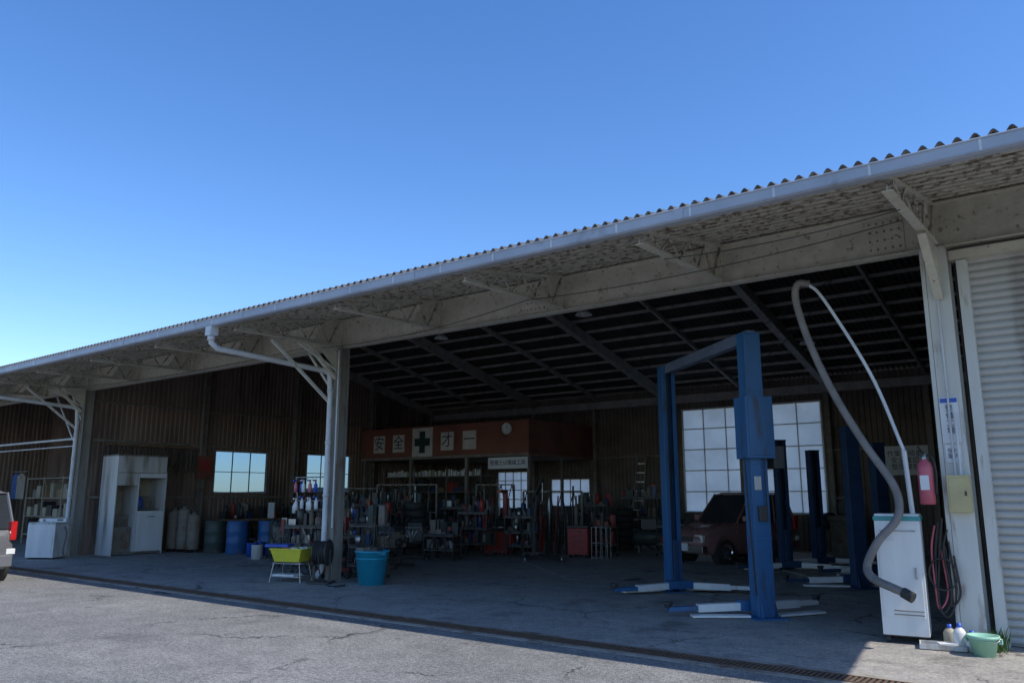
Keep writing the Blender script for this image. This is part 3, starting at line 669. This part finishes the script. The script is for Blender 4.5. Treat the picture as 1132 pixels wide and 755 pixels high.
for i,(x,y,rz,c,w,lv) in enumerate(T_): junk_cart('tool_trolley'+('.%03d'%i if i else ''),(x,y,.012),rz,c,w=w,lv=lv,seed=40+i,top=.4)
def engine(name,loc,rz,seed):
    random.seed(seed); b=B()
    b.beam((-.35,-.3,.06),(.35,-.3,.06),.06,.06,'blackp'); b.beam((-.35,.3,.06),(.35,.3,.06),.06,.06,'blackp'); b.beam((0,-.3,.06),(0,.3,.06),.06,.05,'blackp'); b.beam((0,.28,.06),(0,.28,.75),.07,.07,'blackp')
    b.box((0,-.05,.62),(.5,.45,.34),'dsteel'); b.box((0,-.05,.84),(.44,.34,.1),'blackp'); b.box((0,-.05,.42),(.36,.3,.1),'blackp')
    for i in range(4): b.tube(smooth_path([(-.18+i*.12,-.27,.75),(-.18+i*.12,-.38,.7),(-.10+i*.07,-.40,.55),(-.05+i*.03,-.36,.42)],5),.022,'metal',8)
    for x,z,r in ((-.12,.55,.1),(.14,.6,.07),(0,.78,.06)): b.lathe([(0,-.03),(r,-.03),(r*.85,0),(r,.03),(0,.03)],(.28,x,z),'blackp',18,Matrix.Rotation(R(90),3,'Y'))
    b.tube(smooth_path([(-.2,0,.9),(-.3,-.1,1.0),(-.4,-.1,.7),(-.3,-.2,.4)],5),.02,'black',8)
    for q in ((-.35,-.3),(.35,-.3),(-.35,.3),(.35,.3)): b.lathe([(0,-.015),(.035,-.015),(.035,.015),(0,.015)],(q[0],q[1],.04),'black',10,T)
    b.make(name,loc,rz)
for i,(x,y,r) in enumerate(((-16.2,12.7,.5),(-17.6,13.2,1.2),(-14.9,15.4,.2),(-15.3,12.2,.9),(-18.6,14.5,.3),(-13.4,13.0,.1))): engine('engine_on_stand'+('.%03d'%i if i else ''),(x,y,.012),r,i)
def tyre_changer(name,loc,rz,m_):
    b=B(); b.box((0,0,.3),(.7,.8,.6),m_); b.box((0,0,.63),(.74,.84,.06),'blackp')
    b.lathe([(0,.66),(.22,.66),(.24,.70),(.24,.73),(0,.73)],(0,-.05,0),'metal',24)
    for a in range(4): b.box((.17*math.cos(a*1.57),-.05+.17*math.sin(a*1.57),.76),(.08,.05,.06),'blackp',a*1.57)
    b.beam((0,.36,.3),(0,.36,1.75),.12,.12,m_); b.beam((0,.36,1.7),(0,-.15,1.7),.10,.08,m_); b.tube([(0,-.12,1.85),(0,-.12,1.0)],.025,'metal',8); b.box((0,-.12,.98),(.06,.1,.08),'blackp')
    b.beam((.42,.2,.3),(.5,-.4,.3),.06,.06,'blackp'); b.box((.46,-.35,.32),(.05,.25,.35),'blackp')
    for x in (-.2,0,.2): b.box((x,-.48,.06),(.08,.16,.03),'metal')
    tire(b,(0,-.05,.84),.30,.19)
    b.make(name,loc,rz,bevel=.008)
tyre_changer('tyre_changer',(-14.4,18.2,.012),.3,'red'); tyre_changer('tyre_changer.001',(-16.6,17.0,.012),.5,'drumg')
b=B()
for s_ in (-1,1): b.beam((s_*.15,.5,.08),(s_*.45,-.9,.08),.07,.07,'blackp'); b.lathe([(0,-.02),(.06,-.02),(.06,.02),(0,.02)],(s_*.45,-.9,.06),'metal',14,T)
b.beam((-.3,.5,.1),(.3,.5,.1),.08,.08,'blackp'); b.beam((0,.5,.1),(0,.45,1.5),.09,.09,'blackp'); b.beam((0,.5,1.45),(0,-.85,1.95),.08,.10,'blackp'); b.tube([(0,.42,.7),(0,-.05,1.6)],.035,'metal',10)
b.tube([(0,-.83,1.9),(0,-.83,1.45)],.012,'metal',6); b.lathe([(.03,-.01),(.05,0),(.03,.01)],(0,-.83,1.41),'metal',14,Matrix.Rotation(R(90),3,'X'))
b.make('engine_hoist',(-12.2,16.9,.012),.8)
b=B()
for x in (-.2,.2): b.beam((x,0,0),(x*.8,.7,2.9),.03,.07,'metal')
for i in range(9): t=(i+.7)/9.6; b.beam((-.2+.04*t,.7*t,2.9*t),(.2-.04*t,.7*t,2.9*t),.03,.03,'metal')
b.make('ladder',(-12.9,YB-1.05,.012))
random.seed(8); b=B()
for i in range(26):
    y=10.9+i*.11; r=random.uniform(.06,.12); l=random.uniform(.18,.4)
    b.tube([(0,y+r*math.cos(a),3.0-l-l*math.sin(a)) for a in [2*math.pi*j/18 for j in range(19)]],.009,'black',5)
b.box((-.02,12.3,3.03),(.03,2.9,.05),'wood')
b.make('fan_belt_rack',(XL+.13,0,0))
random.seed(91); b=B()
for x,y,z,w,d,h,r in ((0,0,.2,.5,.4,.4,.1),(.05,.02,.55,.42,.36,.3,.3),(.6,.1,.17,.45,.4,.34,-.2),(.58,.1,.47,.35,.3,.24,.1)):
    b.box((x,y,z),(w,d,h),'card',r); b.box((x,y,z+h/2+.002),(w*.12,d,.004),'beige',r)
b.make('cardboard_box_stack',(-10.7,22.4,.012),.2)
random.seed(21); b=B()
b.box((0,0,.85),(.8,3.6,.06),'wood')
for y in (-1.7,0,1.7):
    for x in (-.35,.35): b.box((x,y,.41),(.07,.07,.82),'dsteel')
b.box((0,0,.25),(.7,3.5,.03),'dsteel')
for i in range(60):
    y=random.uniform(-1.7,1.7); h=random.uniform(.08,.5); z=.88 if random.random()<.6 else .27
    if random.random()<.5: b.lathe([(0,0),(.06,0),(.06,h*.8),(.03,h),(0,h)],(random.uniform(-.3,.3),y,z),random.choice(CC),12)
    else: b.box((random.uniform(-.25,.25),y,z+h/2),(.2,random.uniform(.1,.35),h),random.choice(CC),random.uniform(0,1))
b.box((.2,.9,1.0),(.2,.16,.16),'blueg'); b.box((.34,.9,1.05),(.06,.14,.10),'metal')
b.make('workbench',(XL+.75,16.0,.012))
def drum(name,loc,m_):
    b=B(); p=[(0,.0),(.285,.0),(.29,.02)]
    for z in (.29,.59): p+=[(.285,z-.02),(.298,z),(.285,z+.02)]
    p+=[(.285,.86),(.292,.88),(.28,.88),(.28,.865),(0,.865)]
    b.lathe(p,(0,0,0),m_,28); b.lathe([(.03,.865),(.03,.885),(0,.885)],(.18,0,0),'dsteel',10); b.make(name,loc)
for i,(x,y,m_) in enumerate([(-20.0,13.4,'drumb'),(-20.85,13.25,'drumg'),(-19.55,14.1,'drumb'),(-18.9,14.0,'drumg')]): drum('oil_drum'+('.%03d'%i if i else ''),(x,y,.012),m_)
b=B()
for i,(x,y,h) in enumerate(((0,0,1.15),(.40,.08,1.2),(.80,.16,1.05))):
    b.lathe([(0,.08),(.17,.08),(.18,.11),(.18,h-.06),(.15,h),(.06,h+.02),(.06,h+.08),(0,h+.08)],(x,y,0),'dbeige',20)
    for a in range(3): b.box((x+.13*math.cos(a*2.1),y+.13*math.sin(a*2.1),.05),(.03,.03,.1),'blackp')
b.tube([(0,0,1.25),(.4,.08,1.35),(.8,.16,1.15)],.015,'metal',6)
b.make('storage_tank_row',(-22.2,12.75,.012))
for i,(x,y) in enumerate(((-18.9,13.4),(-18.5,13.6),(-18.7,13.0),(-17.9,12.6))):
    b=B(); b.lathe([(0,0),(.14,0),(.14,.33),(.15,.34),(.14,.35),(0,.34)],(0,0,0),['bluep','beige','bluep','whitec'][i],18); b.tube([(-.13,0,.34),(-.08,0,.45),(.08,0,.45),(.13,0,.34)],.005,'metal',5); b.make('oil_can'+('.%03d'%i if i else ''),(x,y,.012))
def tires(name,loc,n,r=.31):
    b=B()
    for i in range(n): tire(b,(random.uniform(-.03,.03),random.uniform(-.03,.03),.10+i*.2),r)
    b.make(name,loc)
for i,(x,y,n) in enumerate(((-15.6,16.0,7),(-14.8,19.6,6),(-10.2,22.6,4),(-16.4,16.3,4),(-13.0,21.0,5),(-12.2,21.3,6),(-17.3,19.0,6),(-18.1,19.1,7),(-19.0,19.2,5),(-16.2,19.4,6))): tires('tire_stack'+('.%03d'%i if i else ''),(x,y,.012),n)
def rod_rack(name,loc,rz,w,n,seed,h=1.7):
    random.seed(seed); b=B()
    for x in (-w/2,w/2): b.beam((x,0,0),(x,0,h),.05,.05,'dsteel'); b.beam((x,-.3,.02),(x,.3,.02),.05,.04,'dsteel')
    for z in (.5,1.1,h): b.beam((-w/2,0,z),(w/2,0,z),.04,.04,'dsteel')
    for i in range(n):
        x=-w/2+w*(i+.5)/n; hh=random.uniform(.7,h+.2); m_=random.choice(['metal','dbeige','blackp','red','blackp','dsteel','blackp','black'])
        if i%3==0: b.lathe([(0,0),(.06,0),(.06,hh*.7),(.03,hh*.78),(.02,hh*.9),(0,hh*.9)],(x,-.1,0),m_,12)
        else: b.tube([(x,-.18+random.uniform(-.1,.1),0),(x+random.uniform(-.08,.08),0,hh)],random.uniform(.012,.03),m_,7)
        if i%4==1: b.tube(smooth_path([(x,-.05,h),(x-.1,-.1,h-.5),(x,-.1,h-.9),(x+.1,-.1,h-.5),(x,-.05,h)],5),.014,'black',6)
    b.make(name,loc,rz)
rod_rack('tool_rack',(-13.1,18.9,.012),.2,1.8,20,31); rod_rack('tool_rack.001',(-17.3,17.3,.012),.3,2.0,20,32,1.9); rod_rack('tool_rack.002',(-15.1,18.8,.012),.3,1.2,14,33,1.9)
rod_rack('tool_rack.003',(-19.3,17.2,.012),.4,1.6,14,34,1.8)
def machine(name,loc,rz,m_):
    b=B(); b.box((0,0,.45),(.7,.5,.9),m_); b.box((0,-.05,.98),(.8,.45,.14),'dsteel'); b.beam((.2,.1,1.0),(.2,.1,1.6),.08,.08,m_); b.beam((.2,.1,1.58),(-.25,-.1,1.5),.06,.06,m_)
    b.box((-.1,.15,1.25),(.4,.06,.3),'blackp'); b.lathe([(0,-.1),(.22,-.1),(.24,0),(.22,.1),(0,.1)],(-.5,0,.9),'black',22,Matrix.Rotation(R(90),3,'Y')); b.make(name,loc,rz,bevel=.01)
machine('wheel_balancer',(-14.2,22.8,.012),.2,'drumg'); machine('wheel_balancer.001',(-6.2,22.8,.012),-.3,'dsteel')
b=B(); T=Matrix.Rotation(R(90),3,'Y'); b.lathe([(0,-.6),(.15,-.58),(.22,-.5),(.22,.5),(.15,.58),(0,.6)],(0,0,.42),'drumg',22,T); b.box((-.1,0,.78),(.4,.3,.28),'blackp'); b.lathe([(0,-.03),(.2,-.03),(.2,.03),(0,.03)],(.25,-.1,.82),'blackp',20,Matrix.Rotation(R(90),3,'X'))
for x in (-.4,.4): b.box((x,0,.1),(.06,.4,.2),'blackp')
b.make('air_compressor',(-11.0,20.9,.012),.4)
b=B(); b.box((0,0,.42),(.55,.4,.66),'red'); b.box((0,0,.79),(.57,.42,.05),'blackp')
for z in (.18,.32,.46,.6): b.box((0,-.204,z+.05),(.5,.01,.115),'red'); b.box((0,-.215,z+.07),(.3,.014,.015),'chrome')
for x in(-.2,.2):
    for y in (-.15,.15): b.lathe([(0,-.02),(.045,-.02),(.045,.02),(0,.02)],(x,y,.045),'black',12,T)
b.make('tool_cabinet',(-11.6,18.0,.012),.2,bevel=.006)
b=B()
for x in (-.2,-.07,.07,.2):
    for y in (-.2,.2): b.tube([(x,y,0),(x,y,.8)],.008,'metal',5)
for z in (.05,.4,.8): b.tube([(-.2,-.2,z),(.2,-.2,z),(.2,.2,z),(-.2,.2,z),(-.2,-.2,z)],.008,'metal',5)
b.make('wire_cage',(-10.9,17.9,.012),.3)
# ------------------------------------------------------------------ left side: washing booth etc.
b=B()   # local front = -Y
b.bb(-.9,-.86,-.55,.55,0,2.5,'dirtyw'); b.bb(.86,.9,-.55,.55,0,2.1,'dirtyw'); b.bb(-.86,.86,.50,.54,0,2.5,'beige')
b.bb(-.9,.9,-.55,.54,2.501,2.54,'dsteel'); b.bb(-.86,.86,-.5,.5,.02,.08,'dsteel')
b.bb(-.86,.86,-.55,-.52,2.08,2.5,'dirtyw')
b.bb(-.08,.86,-.54,.45,.08,1.10,'whitec'); b.bb(-.02,.80,-.552,-.541,.14,1.04,'whitec'); b.box((.39,-.56,.95),(.3,.015,.02),'metal')
b.bb(-.14,-.09,-.55,.5,.08,2.07,'dirtyw'); b.bb(-.08,.86,-.2,.5,1.12,1.15,'dsteel'); b.bb(-.08,.86,-.55,-.50,1.95,2.07,'whitec')
b.bb(-.86,-.15,-.54,-.50,1.75,2.07,'dirtyw'); b.bb(-.86,-.15,-.1,.45,.08,1.0,'dsteel'); b.bb(-.80,-.2,-.4,-.12,.08,.7,'dbeige')
b.box((.4,.1,1.32),(.35,.3,.32),'dbeige'); b.lathe([(0,0),(.1,0),(.1,.25),(.04,.32),(0,.32)],(.15,-.2,1.15),'bluep',14)
b.make('parts_washing_booth',(-22.25,11.5,.012),R(90),bevel=.006,scale=(.80,.80,1.06))
# white washing machine with lid and hose
b=B(); b.box((0,0,.45),(.72,.6,.82),'whitec'); b.box((0,.02,.885),(.74,.60,.05),'dirtyw'); b.box((0,.22,.95),(.72,.16,.10),'whitec'); b.box((0,-.304,.42),(.62,.008,.62),'whitec'); b.box((.2,.135,.96),(.16,.01,.05),'dsteel')
b.lathe([(0,0),(.03,0),(.03,.02),(0,.02)],(-.22,.13,.955),'dsteel',12,Matrix.Rotation(R(90),3,'X'))
b.tube(smooth_path([(.36,.1,.8),(.46,.05,.6),(.44,0,.2),(.55,-.1,.03)],8),.018,'hose',8)
for x in (-.3,.3): b.box((x,0,.02),(.06,.5,.04),'blackp')
b.make('washing_machine',(-22.35,9.4,.012),R(35),bevel=.02)
b=B()
for x in (-2,-.7,.7,2):
    for y in(-.3,.3): b.box((x,y,1.1),(.04,.04,2.2),'beige')
for z in (.3,.9,1.5,2.15): b.box((0,0,z),(4,.62,.03),'beige')
random.seed(55)
for z in (.32,.92,1.52):
    x=-1.9
    while x<1.8:
        w=random.uniform(.2,.5);h=random.uniform(.2,.5); b.box((x+w/2,random.uniform(-.1,.05),z+h/2),(w*.9,.4,h),random.choice(['beige','wood','card','dsteel','blackp','blackp','beige','card'])); x+=w
b.make('storage_shelf',(-28.3,12.2,.012))
b=B()
b.tube([(-4,0,3.15),(3.0,0,3.15)],.035,'pvc',8); b.tube([(-4,0,2.95),(3.0,0,2.95)],.02,'pvc',8)
b.tube([(2.9,0,3.1),(1.6,0,4.4)],.025,'pvc',8)
b.make('pipe_rail',(-26.2,10.2,0),parent=bld)
b=B(); b.tube([(-.6,0,2.35),(.5,0,2.35)],.012,'metal',6)
for i in range(2):
    x=-.3+i*.4
    b.add([(x-.06,0,2.3),(x+.06,0,2.3),(x+.2,.05,2.2),(x+.15,.07,1.5),(x+.02,.12,1.45),(x-.15,-.05,1.5),(x-.2,-.04,2.2)],[(0,1,2,3,4,5,6)],'cloth' if i!=1 else 'dbeige')
b.make('hanging_work_clothes',(-28.4,10.9,0))
b=B(); b.box((0,0,.75),(.9,.5,1.5),'beige'); b.box((-.22,-.255,.75),(.42,.012,1.4),'beige'); b.box((.22,-.255,.75),(.42,.012,1.4),'beige'); b.box((0,-.27,.8),(.05,.02,.2),'metal')
b.make('steel_locker',(-24.2,11.4,.012),R(20),bevel=.008)
b=B(); b.box((0,0,0),(.01,.5,.7),'orange'); b.box((.008,0,.05),(.006,.4,.3),'red'); b.make('wall_poster',(XL+.26,13.85,2.45))
# ------------------------------------------------------------------ camera, light, sky
cam=bpy.data.cameras.new('camera'); co=bpy.data.objects.new('camera',cam); sc.collection.objects.link(co); sc.camera=co
co.location=(0,0,1.6); co.rotation_euler=(R(90)+.1913,0,.6557); cam.sensor_width=36; cam.lens=877.5/1132*36; cam.clip_end=3000; cam.clip_start=.05
EL,AZ=50,5
sd=Vector((math.cos(R(EL))*math.cos(R(AZ)),math.cos(R(EL))*math.sin(R(AZ)),math.sin(R(EL))))
l=bpy.data.lights.new('sun','SUN'); l.energy=5.0; l.angle=R(.5); l.color=(1,.955,.89); lo=bpy.data.objects.new('sun',l); sc.collection.objects.link(lo); lo.rotation_euler=sd.to_track_quat('Z','Y').to_euler()
w=bpy.data.worlds.new('World'); sc.world=w; w.use_nodes=True; nt=w.node_tree; bg=nt.nodes['Background']
sk=nt.nodes.new('ShaderNodeTexSky'); sk.sky_type='NISHITA'; sk.sun_disc=False; sk.sun_elevation=R(EL); sk.sun_rotation=R(90-AZ); sk.air_density=1.0; sk.dust_density=.3; sk.ozone_density=3.0
hs=nt.nodes.new('ShaderNodeHueSaturation'); hs.inputs['Hue'].default_value=.508; hs.inputs['Saturation'].default_value=1.24; hs.inputs['Value'].default_value=1.5
nt.links.new(sk.outputs[0],hs.inputs['Color']); nt.links.new(hs.outputs[0],bg.inputs[0]); bg.inputs[1].default_value=.15
sc.view_settings.view_transform='Standard'; sc.view_settings.look='None'; sc.view_settings.exposure=0
